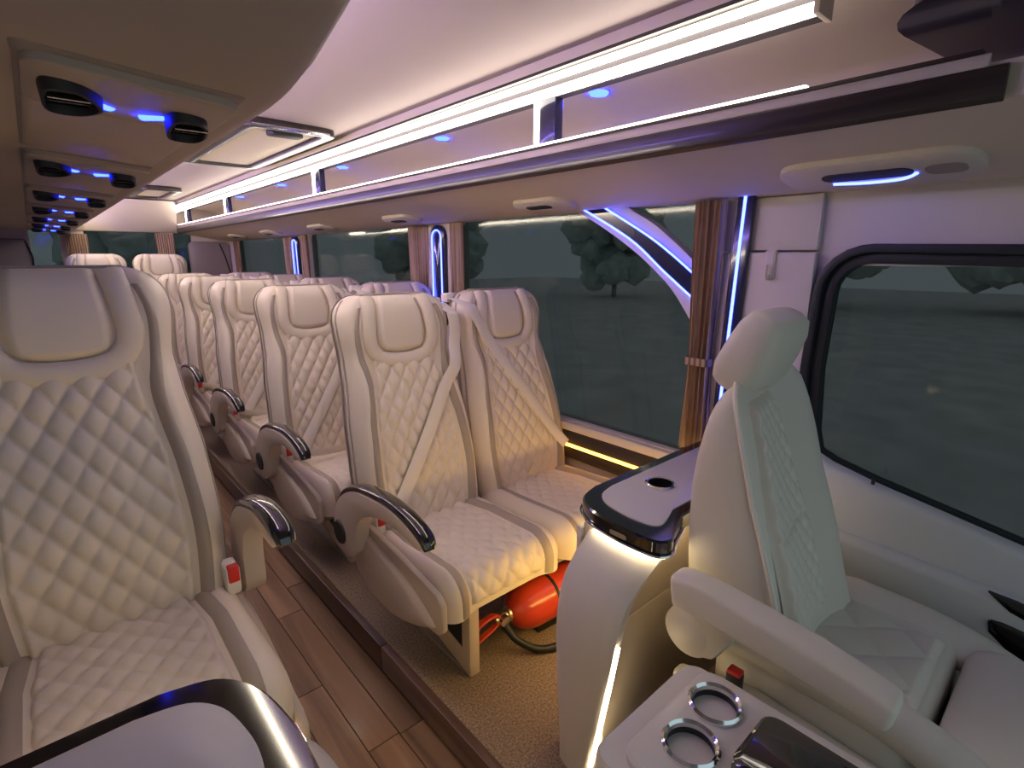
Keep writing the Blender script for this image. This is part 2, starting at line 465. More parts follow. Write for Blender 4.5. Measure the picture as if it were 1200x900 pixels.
# ------------------------------------------------------------------ luggage rack over the window wall
RK = tag(empty('luggage_rack', (1.15, 3.2, 1.40)), 'long cream luggage rack with dark wood lip above the double seats', 'luggage rack')
def ro(name, vf, m, parent=RK, **k):
    v, f = vf
    off = RK.location
    return obj(name, ([(p[0] - off[0], p[1] - off[1], p[2] - off[2]) for p in v], f), m, parent, **k)
ry0, ry1 = 0.02, 6.30
RU = [(1.150, 1.437), (1.20, 1.430), (1.30, 1.414), (1.42, 1.392), (1.52, 1.374), (1.60, 1.366)]
def under(x): return float(np.interp(x, [p[0] for p in RU], [p[1] for p in RU]))
rk = [(1.150, 1.437), (1.152, 1.492), (1.185, 1.494), (1.205, 1.462), (1.60, 1.462)] + RU[:0:-1]
ro('body', prism(rk, 'Y', ry0, ry1), 'roof', angle=30)
ro('wood_lip', prism([(1.137, 1.440), (1.152, 1.432), (1.152, 1.487), (1.137, 1.482)], 'Y', 0.165, ry1), 'wood_dark', bevel=0.002)
ro('pale_bead', prism([(1.140, 1.4835), (1.153, 1.4875), (1.153, 1.5065), (1.142, 1.5035)], 'Y', 0.19, ry1), 'roof', bevel=0.002)
ro('dark_bead', prism([(1.138, 1.5035), (1.160, 1.5060), (1.160, 1.5120), (1.140, 1.5105)], 'Y', 0.20, ry1), 'wood_dark', smooth=False)
ro('light_line', box(1.140, 1.156, 0.455, ry1 - 0.05, 1.5125, 1.5158), 'led_line', smooth=False)
ro('header', prism([(1.135, ZC + 0.01), (1.135, 1.694), (1.185, 1.694), (1.185, ZC + 0.01)], 'Y', 0.30, ry1), 'roof', smooth=False)
ro('header_bead', box(1.120, 1.19, 0.45, ry1, 1.688, 1.696), 'wood_dark', smooth=False)
ro('light_channel', box(1.146, 1.185, 0.45, ry1, 1.632, 1.689), 'channel', smooth=False)
ro('light_bar', box(1.130, 1.152, 0.452, ry1, 1.670, 1.682), 'led_white', smooth=False)
ro('light_bar', box(1.126, 1.152, 0.452, ry1, 1.632, 1.648), 'led_white', smooth=False)
ro('light_end_cap', box(1.124, 1.19, 0.440, 0.4515, 1.628, 1.694), 'roof', bevel=0.003)
for y in (1.16, 2.80, 4.50, 5.85):
    p = ro('rack_post', box(1.147, 1.180, y - 0.045, y + 0.02, 1.490, 1.634), 'navy', bevel=0.004)
    ro('light_edge', box(1.144, 1.150, y + 0.021, y + 0.036, 1.515, 1.632), 'led_line', p, smooth=False)
rl = [(1.186, 1.676), (1.35, 1.670), (1.47, 1.655), (1.545, 1.615), (1.578, 1.54), (1.586, 1.46)]
rl = smooth_path([(a, b, 0) for a, b in rl], 5)[:, :2]
ro('rack_liner', prism([tuple(q) for q in rl] + [(1.605, 1.46), (1.60, 1.62), (1.56, 1.68), (1.186, 1.69)], 'Y', 0.30, ry1), 'roof', angle=50)
ro('seam', box(1.5770, 1.5870, 0.630, 0.635, 1.462, 1.56), 'shell', smooth=False)
for y in (1.11, 1.92, 2.86, 3.80, 4.75):
    ro('blue_downlight', lathe([(0, 0.0), (0.026, 0.0), (0.030, 0.006), (0.0, 0.006)], 16, (1.325, y, 1.6655)), 'led_blue_spot', smooth=False)
# air outlet plates under the rack
def rack_vent(y0, L, lit=False, hx=.085):
    def pl_at(xc_, yc_, hx_, hy_, rad_, offs, gs):
        return loft([[(x, y, under(x) - o) for x, y in rrect(xc_, yc_, hx_ - g, hy_ - g, max(rad_ - g, .004), 6)] for o, g in zip(offs, gs)])
    p = ro('vent_plate', pl_at(1.42, y0, hx, L, hx * .82, (-.004, .012, .018), (0, 0, .008)), 'panel', angle=40)
    ro('vent_slot', pl_at(1.405, y0 + L * .06, hx * .3, L * .46, hx * .295, (.010, .0205), (0, 0)), 'black', p)
    if not lit: return
    lp = smooth_path([(1.44, y0 + L * .45, 0), (1.452, y0 + L * .1, 0), (1.446, y0 - L * .25, 0), (1.415, y0 - L * .42, 0)], 5)
    ro('light_line', sweep([(q[0], q[1], under(q[0]) - .021) for q in lp], .0045, .003, n=6), 'led_blue', p)
    ro('reading_lamp', pl_at(1.41, y0 - L * .68, .030, L * .18, .022, (.012, .0195), (0, 0)), 'shell', p)
rack_vent(0.40, 0.19, True)
for k in range(5): rack_vent(1.43 + 1.0 * k if k < 3 else 4.4 + 0.9 * (k - 3), 0.13, hx=.06)

# ------------------------------------------------------------------ overhead locker over the single seats
LK = tag(empty('overhead_locker', (0.0, 3.2, 1.45)), 'dim cream overhead locker with air vents above the single seat', 'overhead locker')
def lo(name, vf, m, parent=LK, **k):
    v, f = vf
    off = LK.location
    return obj(name, ([(p[0] - off[0], p[1] - off[1], p[2] - off[2]) for p in v], f), m, parent, **k)
def lsec(y, dz, dx=0.0):
    base = [(XL, 1.450), (0.0, 1.436), (0.245, 1.416), (0.285, 1.414), (0.305, 1.419), (0.318, 1.432), (0.325, 1.450), (0.335, 1.50), (0.345, 1.56), (0.33, 1.60)]
    ring = [(x + dx * (x > 0.2), y, min(z + dz, 1.72)) for x, z in base]
    return ring + [(XL, y, 1.724)]
secs = [lsec(y, dz, dx) for y, dz, dx in ((0.20, 0.26, -0.03), (0.32, 0.19, -0.01), (0.45, 0.125, 0.0), (0.55, 0.085, 0.0), (0.65, 0.048, 0.0), (0.75, 0.018, 0.0), (0.84, 0.003, 0.0), (0.90, 0.0, 0), (2.5, 0, 0), (4.5, 0, 0), (YR - 0.01, 0, 0))]
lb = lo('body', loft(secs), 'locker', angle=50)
def lz(x): return 1.436 + (1.416 - 1.436) * (x / 0.245)
def uplate(name, x0, x1, y0, y1, t, m, parent=LK, r=0.02):
    """plate that follows the slope of the locker's underside"""
    ring = rrect((x0 + x1) / 2, (y0 + y1) / 2, (x1 - x0) / 2, (y1 - y0) / 2, r)
    ring2 = rrect((x0 + x1) / 2, (y0 + y1) / 2, (x1 - x0) / 2 - 0.004, (y1 - y0) / 2 - 0.004, max(r - 0.004, 0.001))
    return lo(name, loft([[(x, y, lz(x) + 0.004) for x, y in ring], [(x, y, lz(x) - t + 0.003) for x, y in ring], [(x, y, lz(x) - t) for x, y in ring2]]), m, parent)
for k in range(7):
    y = 0.86 + 0.765 * k
    if y + 0.7 > YR: break
    uplate('shadow_gap', 0.018, 0.262, y - 0.006, y + 0.724, 0.0015, 'shell', r=0.012)
    p = uplate('vent_plate', 0.026, 0.258, y + 0.006, y + 0.222, 0.014, 'locker', r=0.028)
    uplate('flat_panel', 0.026, 0.254, y + 0.232, y + 0.714, 0.006, 'locker', r=0.014)
    for (x, yy, sg) in ((0.070, y + 0.105, 1), (0.214, y + 0.135, -1)):
        z = lz(x) - 0.012
        tear = smooth_path([(x - 0.030, yy - 0.012, 0), (x - 0.022, yy + 0.040, 0), (x + 0.016, yy + 0.044, 0), (x + (0.040 if sg > 0 else 0.028), yy + 0.010, 0), (x + 0.014, yy - 0.040, 0), (x - 0.022, yy - 0.044, 0)], 4, closed=True)
        def tr_(g, dz): return [(x + (q[0] - x) * g, yy + (q[1] - yy) * g, z - dz - 0.22 * (q[1] - yy) * (dz > .001) * 0.6) for q in tear]
        vnt = lo('air_vent', loft([tr_(1.0, 0.0), tr_(.94, .020), tr_(.82, .021), tr_(.78, .010)]), 'black', p)
        for q_ in (-.018, 0.0, .018):
            lo('louvre', box(x - 0.022, x + 0.022, yy + q_ - 0.003, yy + q_ + 0.003, z - 0.019, z - 0.012), 'gloss', vnt, smooth=False)
        bx, by = (x + 0.038, yy + 0.046) if sg > 0 else (x - 0.040, yy + 0.022)
        zz = lz(bx) - 0.0148
        lo('blue_lamp', sweep([(bx - 0.014, by - 0.012 * sg, zz), (bx + 0.014, by + 0.012 * sg, zz)], 0.009, 0.004, n=8), 'led_blue_spot', p)
lo('light_bar', box(0.330, 0.3375, 0.95, YR - 0.15, 1.468, 1.486), 'led_added', smooth=False)  # unseen bar behind the locker lip, added to brighten the seat rows
# cove light hidden on top of the locker
lo('cove_light', box(0.27, 0.30, 0.75, YR - 0.2, 1.618, 1.630), 'led_violet', smooth=False)

# ------------------------------------------------------------------ roof hatches
def hatch(x0, x1, y0, y1, label, handle=True):
    h = tag(empty('roof_hatch', ((x0 + x1) / 2, (y0 + y1) / 2, ZC)), label, 'roof hatch')
    cx, cy = 0, 0
    hx, hy = (x1 - x0) / 2, (y1 - y0) / 2
    obj('hatch_frame', ring_prism(rrect(0, 0, hx, hy, 0.05), rrect(0, 0, hx - 0.045, hy - 0.05, 0.03), 'Z', -0.022, 0.012), 'wood_dark', h, bevel=0.004)
    obj('hatch_lid', loft([[(x, y, z) for x, y in rrect(0, 0, hx - 0.046 - g, hy - 0.051 - g, 0.03)] for z, g in ((0.006, 0), (-0.004, 0), (-0.008, 0.012))]), 'roof', h)
    if handle:
        obj('hatch_handle', loft([[(x, y, z) for x, y in rrect(0.0, -hy + 0.11, 0.07, 0.035, 0.02)] for z in (-0.006, -0.028)]), 'black', h, bevel=0.004)
        obj('chrome_edge', sweep([(-hx + 0.02, -hy - 0.003, -0.018), (hx - 0.04, -hy - 0.003, -0.018)], 0.004, 0.006, n=6), 'chrome', h)
hatch(0.70, 1.075, 2.34, 3.50, 'square roof hatch with dark frame, black latch and pale lid')
hatch(0.70, 0.98, 5.00, 5.75, 'small dark-framed roof hatch in the ceiling near the rear window', False)

# ------------------------------------------------------------------ passenger seats
ZB, HB = 0.285, 0.795
def W_(v):
    v = np.asarray(v, float)
    base = np.interp(v, [0, .12, .3, .5, .64, .76, .86, 1.0], [.214, .226, .230, .221, .204, .197, .208, .210])
    d = (1 - v) * HB; r = 0.085
    dd = np.clip(r - d, 0, r)
    return base - r + np.sqrt(np.maximum(r * r - dd * dd, 0)) + 0.0
def yc(v):
    v = np.asarray(v, float)
    return 0.045 + 0.19 * v - 0.020 * np.sin(np.pi * np.clip(v / 0.75, 0, 1)) - 0.018 * sstep(0.72, 0.9, v) + 0.0
def zc(v): return ZB + HB * np.asarray(v, float)
def fr(x, v):
    """front surface of the backrest body"""
    x = np.asarray(x, float); v = np.asarray(v, float)
    W = W_(v); u = np.abs(x) / W
    bol = 0.030 * np.exp(-((u - .80) / .16) ** 2) * (1 - 0.55 * sstep(.66, .8, v))
    eu = np.sqrt(np.clip(1 - np.clip((u - .80) / .20, 0, 1) ** 2.2, 0, 1))
    ev = np.sqrt(np.clip(1 - np.clip((v - .93) / .07, 0, 1) ** 2.2, 0, 1))
    return yc(v) - (0.052 + bol) * eu * (0.25 + 0.75 * ev)
def on(x, v, off):
    return np.stack(np.broadcast_arrays(np.asarray(x, float), fr(x, v) - off, zc(v) + 0.15 * off), -1)
def diamond(a, b, da, db):
    p, q = a / da + b / db, a / da - b / db
    return (np.abs(np.sin(np.pi * p)) * np.abs(np.sin(np.pi * q))) ** 0.36
def qw(v): return np.interp(v, [0, .25, .5, .68, 1], [.142, .158, .146, .122, .105])

def build_seat(belt_side):
    """belt_side +1: belt runs from the +x shoulder to the -x hip; armrest on the -x side."""
    r = empty('passenger_seat')
    # backrest
    nu, nv = 41, 44
    uu = np.sin(np.linspace(-math.pi / 2, math.pi / 2, nu)); vv = np.concatenate([np.linspace(0, .88, 28), .88 + .12 * np.sin(np.linspace(0, math.pi / 2, 18))[1:]])
    V, U = np.meshgrid(vv, uu, indexing='ij')
    X = U * W_(V)
    rel = 0.0025 * np.sin(V * HB * 2 * math.pi / 0.022) * np.exp(-((np.abs(U) - .86) / .1) ** 2) * np.exp(-((V - .62) / .14) ** 2)
    front = np.stack([X, fr(X, V) - rel, zc(V)], -1)
    back = np.stack([X * 0.97, yc(V) + 0.022, zc(V) - 0.004], -1)
    body = join(grid(front), grid(back), grid(np.stack([front[:, 0], back[:, 0]])), grid(np.stack([front[:, -1], back[:, -1]])), grid(np.stack([front[0], back[0]])), grid(np.stack([front[-1], back[-1]])))
    b = obj('backrest', body, 'leather', r, angle=70)
    sh = np.stack([X * 1.0, yc(V) + 0.020 + 0.040 * np.sqrt(np.clip(1 - U ** 4, 0, 1)) * np.sqrt(np.clip(1 - np.clip((V - .8) / .2, 0, 1) ** 3, 0, 1)), zc(V) - 0.002], -1)
    sh0 = np.stack([X * 1.002, yc(V) + 0.006, zc(V) + 0.001], -1)
    obj('back_shell', join(grid(sh), grid(np.stack([sh[:, 0], sh0[:, 0]])), grid(np.stack([sh[:, -1], sh0[:, -1]])), grid(np.stack([sh[-1], sh0[-1]])), grid(np.stack([sh[0], sh0[0]]))), 'shell', b, angle=70)
    # quilted centre
    s = np.linspace(-1, 1, 73); v = np.linspace(.035, .742, 104)
    Vq, Sq = np.meshgrid(v, s, indexing='ij'); Xq = Sq * qw(Vq)
    edge = np.minimum(sstep(0, .10, 1 - np.abs(Sq)), sstep(0, .02, Vq - .035))
    D = diamond(Xq, Vq * HB, .055, .080) * 0.0158
    obj('quilted_panel', grid(on(Xq, Vq, (0.003 + D) * edge - 0.006 * (1 - edge))), 'leather', b, angle=80)
    # taupe stripes
    for sg in (-1, 1):
        t = np.linspace(0, 1, 7); v = np.linspace(.03, .955, 60)
        Vs, Ts = np.meshgrid(v, t, indexing='ij')
        wd = np.interp(Vs, [0, .5, .72, .85, 1], [.034, .032, .028, .022, .016])
        ks = smooth_path([(0, .143, 0), (.25, .159, 0), (.45, .151, 0), (.58, .137, 0), (.67, .131, 0), (.76, .143, 0), (.86, .150, 0), (.93, .140, 0), (1.0, .115, 0)], 8)
        inn = np.interp(Vs, ks[:, 0], ks[:, 1])
        Xs = sg * (inn + wd * Ts)
        e2 = np.sin(np.pi * Ts) ** 0.5
        obj('taupe_stripe', grid(on(Xs, Vs, 0.0065 * e2 - 0.004 * (1 - e2))), 'taupe', b, angle=80)
    # head pad with its horseshoe roll
    def padw(t): return np.interp(t, [0, .06, .15, .35, .7, 1.0], [.050, .075, .092, .100, .092, .080])
    t = np.linspace(0, 1, 26); s = np.linspace(-1, 1, 25)
    T, Sg = np.meshgrid(t, s, indexing='ij')
    Vp = .752 + .243 * T + 0.016 * Sg ** 2 * (1 - T) ** 3
    Xp = Sg * padw(T)
    e = np.minimum(sstep(0, .28, 1 - np.abs(Sg)), sstep(0, .12, T))
    obj('head_pad', grid(on(Xp, Vp, 0.020 * e - 0.006 * (1 - e))), 'leather', b, angle=80)
    path = []
    for tt in np.linspace(1.0, 0.0, 16): path.append((-(padw(tt) + .021), .755 + .235 * tt))
    n0 = len(path)
    low = smooth_path([(-(padw(0.06) + .021), .765, 0), (-.055, .738, 0), (0, .731, 0), (.055, .738, 0), (padw(0.06) + .021, .765, 0)], 6)
    left = [(-(padw(tt) + .020), .752 + .243 * tt) for tt in np.linspace(.97, .16, 12)]
    pts = left + [(p[0], p[1]) for p in smooth_path([(*left[-1], 0), (-.088, .752, 0), (-.050, .736, 0), (0, .731, 0), (.050, .736, 0), (.088, .752, 0), (-left[-1][0], left[-1][1], 0)], 5)][1:-1] + [(-x, y) for x, y in left[::-1]]
    pts = np.array(pts)
    P3 = on(pts[:, 0], pts[:, 1], 0.006)
    obj('head_roll', sweep(P3, 0.0255, 0.0145, up=(0, -1, 0.15), n=12), 'leather', b, angle=80)
    # piping on the outer edge of the back
    pv = np.linspace(.02, 1, 40)
    ppth = [( -W_(q) * .985, fr(-W_(q) * .985, q) + 0.004, zc(q)) for q in pv] + [(x, fr(x, .999) - 0.001, zc(1.0)) for x in np.linspace(-W_(1.0) * .9, W_(1.0) * .9, 8)] + [(W_(q) * .985, fr(W_(q) * .985, q) + 0.004, zc(q)) for q in pv[::-1]]
    obj('piping', sweep(np.array(ppth), 0.0045, 0.0045, up=(0, -1, 0), n=6), 'taupe', b)

    # cushion
    def prof(t):  # path back->front over the nose : returns y,z, ny, nz
        t = np.asarray(t, float)
        L1, rad, L3 = .365, .062, .045
        Lq = rad * math.pi / 2; tot = L1 + Lq + L3
        s_ = t * tot
        y = np.where(s_ < L1, .02 - s_, np.where(s_ < L1 + Lq, .02 - L1 - rad * np.sin((s_ - L1) / rad), .02 - L1 - rad))
        z = np.where(s_ < L1, .338 + .018 * s_ / L1, np.where(s_ < L1 + Lq, .356 - rad + rad * np.cos((s_ - L1) / rad), .356 - rad - (s_ - L1 - Lq)))
        a = np.clip((s_ - L1) / rad, 0, math.pi / 2)
        return y, z, -np.sin(a), np.cos(a)
    def cs(x, t, off):
        x = np.asarray(x, float); t = np.asarray(t, float)
        y, z, ny, nz = prof(t)
        u = np.abs(x) / .226
        h = 0.018 * np.exp(-((u - .80) / .17) ** 2) - 0.045 * (1 - np.sqrt(np.clip(1 - np.clip((u - .78) / .22, 0, 1) ** 2.2, 0, 1))) + off
        return np.stack(np.broadcast_arrays(x, y + ny * h, z + nz * h), -1)
    tt = np.linspace(0, 1, 40); uu2 = np.sin(np.linspace(-math.pi / 2, math.pi / 2, 33))
    T, U2 = np.meshgrid(tt, uu2, indexing='ij')
    top = cs(U2 * .226, T, 0)
    yb, zb, _, _ = prof(T)
    bot = np.stack([U2 * .215, np.maximum(yb, -.375), np.full_like(yb, .245)], -1)
    c = obj('cushion', join(grid(top), grid(bot), grid(np.stack([top[:, 0], bot[:, 0]])), grid(np.stack([top[:, -1], bot[:, -1]])), grid(np.stack([top[0], bot[0]])), grid(np.stack([top[-1], bot[-1]]))), 'leather', r, angle=70)
    t = np.linspace(0.02, .97, 92); s = np.linspace(-1, 1, 61)
    T, Sq = np.meshgrid(t, s, indexing='ij'); hw = np.interp(T, [0, .3, 1], [.130, .145, .140]); Xq = Sq * hw
    e = np.minimum(sstep(0, .10, 1 - np.abs(Sq)), sstep(0, .03, .97 - T))
    obj('quilted_panel', grid(cs(Xq, T, (0.003 + diamond(Xq, T * .507, .056, .072) * 0.012) * e - .005 * (1 - e))), 'leather', c, angle=80)
    for sg in (-1, 1):
        t = np.linspace(0, .99, 50); k = np.linspace(0, 1, 7)
        T, K = np.meshgrid(t, k, indexing='ij')
        Xs = sg * (np.interp(T, [0, .3, 1], [.131, .146, .141]) + .036 * K)
        e2 = np.sin(np.pi * K) ** .5
        obj('taupe_stripe', grid(cs(Xs, T, .006 * e2 - .004 * (1 - e2))), 'taupe', c, angle=80)
    # frame under the cushion and pedestals
    fb = obj('seat_frame', box(-.20, .20, -.35, .03, .20, .246), 'shell', r, bevel=.006)
    return r, b, c

def side_parts(r, ax):
    """aisle-side cover, armrest, buckle on local x sign ax"""
    s = ax
    X0 = s * .222; X1 = s * .242; X2 = s * .258
    # board beside the cushion
    bp = [(.045, .30), (.05, .375), (-.02, .395), (-.20, .375), (-.40, .345), (-.425, .325), (-.425, .245), (-.40, .225), (-.30, .215), (-.10, .225)]
    sc_ = obj('side_cover', prism(bp, 'X', X0, X1), 'plastic', r, bevel=.006)
    lens = smooth_path([(.085, .33, 0), (.075, .27, 0), (.03, .20, 0), (-.10, .165, 0), (-.25, .185, 0), (-.37, .235, 0), (-.385, .258, 0), (-.27, .315, 0), (-.13, .350, 0), (-.02, .365, 0), (.06, .365, 0)], 4, closed=True)
    cy, cz = -.13, .27
    secs = []
    for x, g in ((X0, 1.0), (X1 + s * .004, 1.0), (X1 + s * .014, .93), (X1 + s * .018, .80)):
        secs.append([(x, cy + (q[0] - cy) * g, cz + (q[1] - cz) * g) for q in lens])
    obj('side_bulge', loft(secs), 'plastic', sc_, angle=50)
    # armrest : pivot, arched body, gloss grip, cap
    arc_o = [(.105, .30), (.112, .365), (.095, .430), (.035, .492), (-.055, .532), (-.160, .548), (-.255, .552), (-.345, .540), (-.405, .522), (-.415, .508), (-.400, .498)]
    arc_i = [(-.33, .508), (-.25, .510), (-.17, .495), (-.10, .465), (-.055, .415), (-.04, .36), (-.02, .31), (.04, .285)]
    ap = smooth_path([(y, z, 0) for y, z in arc_o + arc_i], 3, closed=True)
    ar = obj('armrest', prism([(q[0], q[1]) for q in ap], 'X', s * .246, s * .292), 'plastic', r, bevel=.007, seg=2)
    gp = smooth_path([(s * .269, y, z) for y, z in [(.100, .425), (.035, .500), (-.055, .541), (-.160, .558), (-.255, .561), (-.345, .549), (-.408, .524), (-.425, .500)]], 5)
    k = len(gp)
    obj('grip', sweep(gp, np.interp(np.linspace(0, 1, k), [0, .3, .85, 1], [.018, .021, .022, .016]), np.interp(np.linspace(0, 1, k), [0, .3, .8, 1], [.007, .010, .015, .010]), up=(1, 0, 0) if False else (0, .3, 1), n=14, power=.7), 'gloss', ar)
    obj('pivot_cap', lathe([(0, s * .298), (.036, s * .298), (.040, s * .292), (.040, s * .286)], 24, (0, .066, .355), 'X'), 'black', ar)
    bk = obj('buckle', box(s * .205 - .016, s * .205 + .016, -.045, .015, .355, .425), 'belt', r, bevel=.008)
    obj('buckle_button', box(s * .205 - .011, s * .205 + .013, -.049, -.030, .388, .430), 'redbutton', bk, bevel=.004)
    return ar

def pedestal(r, x, zbot=0.0):
    y0, y1 = -.375, -.13
    h = .232 - zbot
    ring_o = [(y0, zbot), (y1, zbot + .06), (y1 + .03, .232), (y0, .232)]
    ring_i = [(y0 + .040, zbot + .075), (y1 - .03, zbot + .115), (y1 - .015, .200), (y0 + .040, .200)]
    l = obj('pedestal_leg', ring_prism(ring_o, ring_i, 'X', x - .018, x + .018), 'plastic', r, bevel=.004)
    obj('leg_recess', prism(ring_i, 'X', x - .012, x + .012), 'black', l, smooth=False)
    obj('floor_rail', box(x - .016, x + .016, y0 + .01, .10, zbot, zbot + .012), 'shell', l, smooth=False)

def strap(r, x0, v0, x1, v1, lap=None, knee=None):
    t = np.linspace(0, 1, 22)
    if knee:
        kp = smooth_path([(x0, v0, 0), (x0 * 1.04, (v0 + knee) / 2, 0), (x0 * .93, knee, 0), (x0 * .62, knee - .13, 0), (x1, v1, 0)], 6); xs, vs_ = kp[:, 0], kp[:, 1]; t = xs
    else:
        xs = x0 + (x1 - x0) * t; vs_ = v0 + (v1 - v0) * t
    ys = np.minimum(fr(xs * .9, vs_), yc(vs_) - .052) - 0.024
    P = np.stack([xs, ys, zc(vs_)], -1)
    # go over the shoulder to the shell
    first = np.array([[x0 * 1.04, yc(v0) + .045, zc(v0) + .028], [x0 * 1.03, yc(v0) - .01, zc(v0) + .026]])
    P = np.concatenate([first, P])
    up = np.array([[0, -.1, 1.0]] + [[0, -.7, .7]] + [[0, -1.0, .25]] * len(t))
    sd = sweep(P, .0235, .0018, up=up, n=8, power=.35)
    o = obj('seat_belt', sd, 'belt', r, angle=60)
    g = obj('belt_guide', box(x0 - .03, x0 + .03, yc(v0) + .02, yc(v0) + .062, zc(v0) + .012, zc(v0) + .045), 'belt', o, bevel=.008)
    if lap:
        a, b_ = lap
        q = smooth_path([(a * .205, -.03, .405), (a * .12, -.075, .388), (0, -.09, .380), (b_ * .12, -.075, .388), (b_ * .21, -.01, .40)], 6)
        obj('lap_belt', sweep(q, .0018, .02, up=(0, -.5, 1), n=8, power=.35), 'belt', o, angle=60)
    return o

# --- prototypes
aisle, _, _ = build_seat(1)
side_parts(aisle, -1)
strap(aisle, .193, .915, -.150, .115, knee=.72)
pedestal(aisle, -.10)
aisle2 = copy_tree(aisle)
for ch in aisle2.children:
    if ch.name.startswith('seat_belt'):
        q = smooth_path([(-.195, -.03, .405), (-.12, -.095, .395), (0, -.105, .390), (.12, -.095, .395), (.21, -.01, .40)], 6)
        obj('lap_belt', sweep(q, .0018, .02, up=(0, -.5, 1), n=8, power=.35), 'belt', ch, angle=60)
wins, _, _ = build_seat(-1)
strap(wins, -.185, .93, .185, .21)
pedestal(wins, .13)
solo, _, _ = build_seat(1)
side_parts(solo, 1)
obj('box_base', prism([(-.33, 0.0), (.0, 0.0), (.03, .20), (-.35, .20)], 'X', -.17, .17), 'plastic', solo, bevel=.006)
for ch in solo.children:
    if ch.name.startswith('side_cover'): ch.location = (-.006, 0, -.075)
    if ch.name.startswith('buckle'): ch.location = (.012, 0, -.02)
    if ch.name.startswith('armrest'):
        ch.matrix_local = Matrix.Translation((0, .066, .355)) @ Matrix.Rotation(math.radians(-9), 4, 'X') @ Matrix.Diagonal((1, .74, .94, 1)) @ Matrix.Translation((0, -.066 - .02, -.355))
bkl = obj('belt_anchor', box(-.235, -.19, -.03, .03, .33, .41), 'belt', solo, bevel=.01)

ORD = ['first', 'second', 'third', 'fourth', 'fifth']
PITCH = 0.80
ASX, WSX, SY = 0.895, 1.358, 1.435
for k in range(5):
    nm = 'aisle seat with diagonal belt and black-capped armrest, '
    a = aisle if k == 0 else (aisle2 if k == 1 else copy_tree(aisle2))
    a.location = (ASX, SY + PITCH * k, 0)
    tag(a, ['cream quilted aisle seat with diagonal belt, above the red fire extinguisher',
            'cream quilted aisle seat directly behind the seat above the fire extinguisher',
            'cream quilted aisle seat in the third double row behind the white console',
            'cream quilted aisle seat in the fourth double row behind the white console',
            'cream quilted aisle seat in the rearmost double row before the bench'][k], 'seat', 'double seats along the window wall')
    b = wins if k == 0 else copy_tree(wins)
    b.location = (WSX, SY + PITCH * k, 0)
    tag(b, ['quilted window seat by the amber light line, next to the white console',
            'quilted window seat in the second double row, behind the one by the console',
            'quilted window seat in the third double row behind the white console',
            'quilted window seat in the fourth double row behind the white console',
            'quilted window seat in the rearmost double row before the bench'][k], 'seat', 'double seats along the window wall')
solo.location = (0.022, 1.285, 0.10)
tag(solo, 'large single cream quilted seat under the overhead locker, across the aisle', 'seat')
def bare(root):
    c = copy_tree(root)
    return c
for k, x in enumerate((0.42, 0.885)):
    c, _, _ = build_seat(1)
    c.location = (x, 5.65, 0.15)
    obj('bench_base', box(-.21, .21, -.34, .10, -.15 if x > .66 else -.15, .20), 'shell', c, bevel=.006)
    tag(c, ['rear bench seat next to the curtain, on the overhead locker side', 'rear bench seat next to the curtain, on the luggage rack side'][k], 'seat', 'rear bench seats')

# ------------------------------------------------------------------ fire extinguisher under the front double seat
fe = empty('fire_extinguisher', (0.96, 1.10, 0.105), math.radians(-4))
tag(fe, 'red fire extinguisher lying on the carpet under the seat', 'fire extinguisher')
R = .075
obj('cylinder', lathe([(0, .002), (.022, .0), (.030, .004), (.055, .022), (.070, .048), (R, .075), (R, .36), (.070, .39), (.05, .41), (0, .415)], 32, (0, 0, 0), 'X'), 'red', fe)
obj('black_band', lathe([(R + .001, .150), (R + .003, .152), (R + .003, .160), (R + .001, .162)], 32, (0, 0, 0), 'X'), 'black', fe)
lab = []
for i in range(11):
    a = math.radians(150 + i * 8)
    lab.append([(x, (R + .0012) * math.cos(a), (R + .0012) * math.sin(a) * -1) for x in (.185, .325)])
lm = mat('dark_red_label', (0.30, 0.02, 0.015), .4)
l_ = obj('label', grid(np.array(lab)), lm, fe)
for q, (xa, xb) in enumerate(((.20, .235), (.245, .29), (.20, .27))):
    a0 = math.radians(166 + 13 * q)
    st = [[(x, (R + .002) * math.cos(a0 + d_), (R + .002) * math.sin(a0 + d_) * -1) for x in (xa, xb)] for d_ in (0, .06)]
    obj('print_line', grid(np.array(st)), 'white', l_)
vb = obj('valve', lathe([(0, -.055), (.014, -.055), (.016, -.04), (.016, -.01), (.024, -.008), (.024, .006), (0, .006)], 16, (0, 0, 0), 'X'), 'brass', fe)
obj('gauge', lathe([(0, -.03), (.016, -.03), (.018, -.026), (.018, -.012), (0, -.012)], 18, (-.03, 0, .0), 'Y'), 'chrome', vb)
hd = obj('handle', sweep(smooth_path([(-.045, -.005, .012), (-.065, -.01, .028), (-.12, -.02, .030), (-.155, -.03, .015)], 4), .011, .005, n=8, power=.6), 'red', fe)
obj('squeeze_lever', sweep(smooth_path([(-.045, -.005, -.005), (-.07, -.012, -.014), (-.14, -.028, -.020)], 4), .010, .004, n=8, power=.6), 'red', fe)
obj('hose', sweep(smooth_path([(-.03, -.018, -.012), (-.01, -.06, -.055), (.05, -.105, -.088), (.15, -.125, -.092), (.28, -.115, -.090), (.40, -.09, -.088), (.47, -.05, -.086)], 6), .012, .012, n=10), 'rubber', fe)
obj('bracket', box(.10, .20, -.03, .05, -.104, -.068), 'black', fe, bevel=.004)

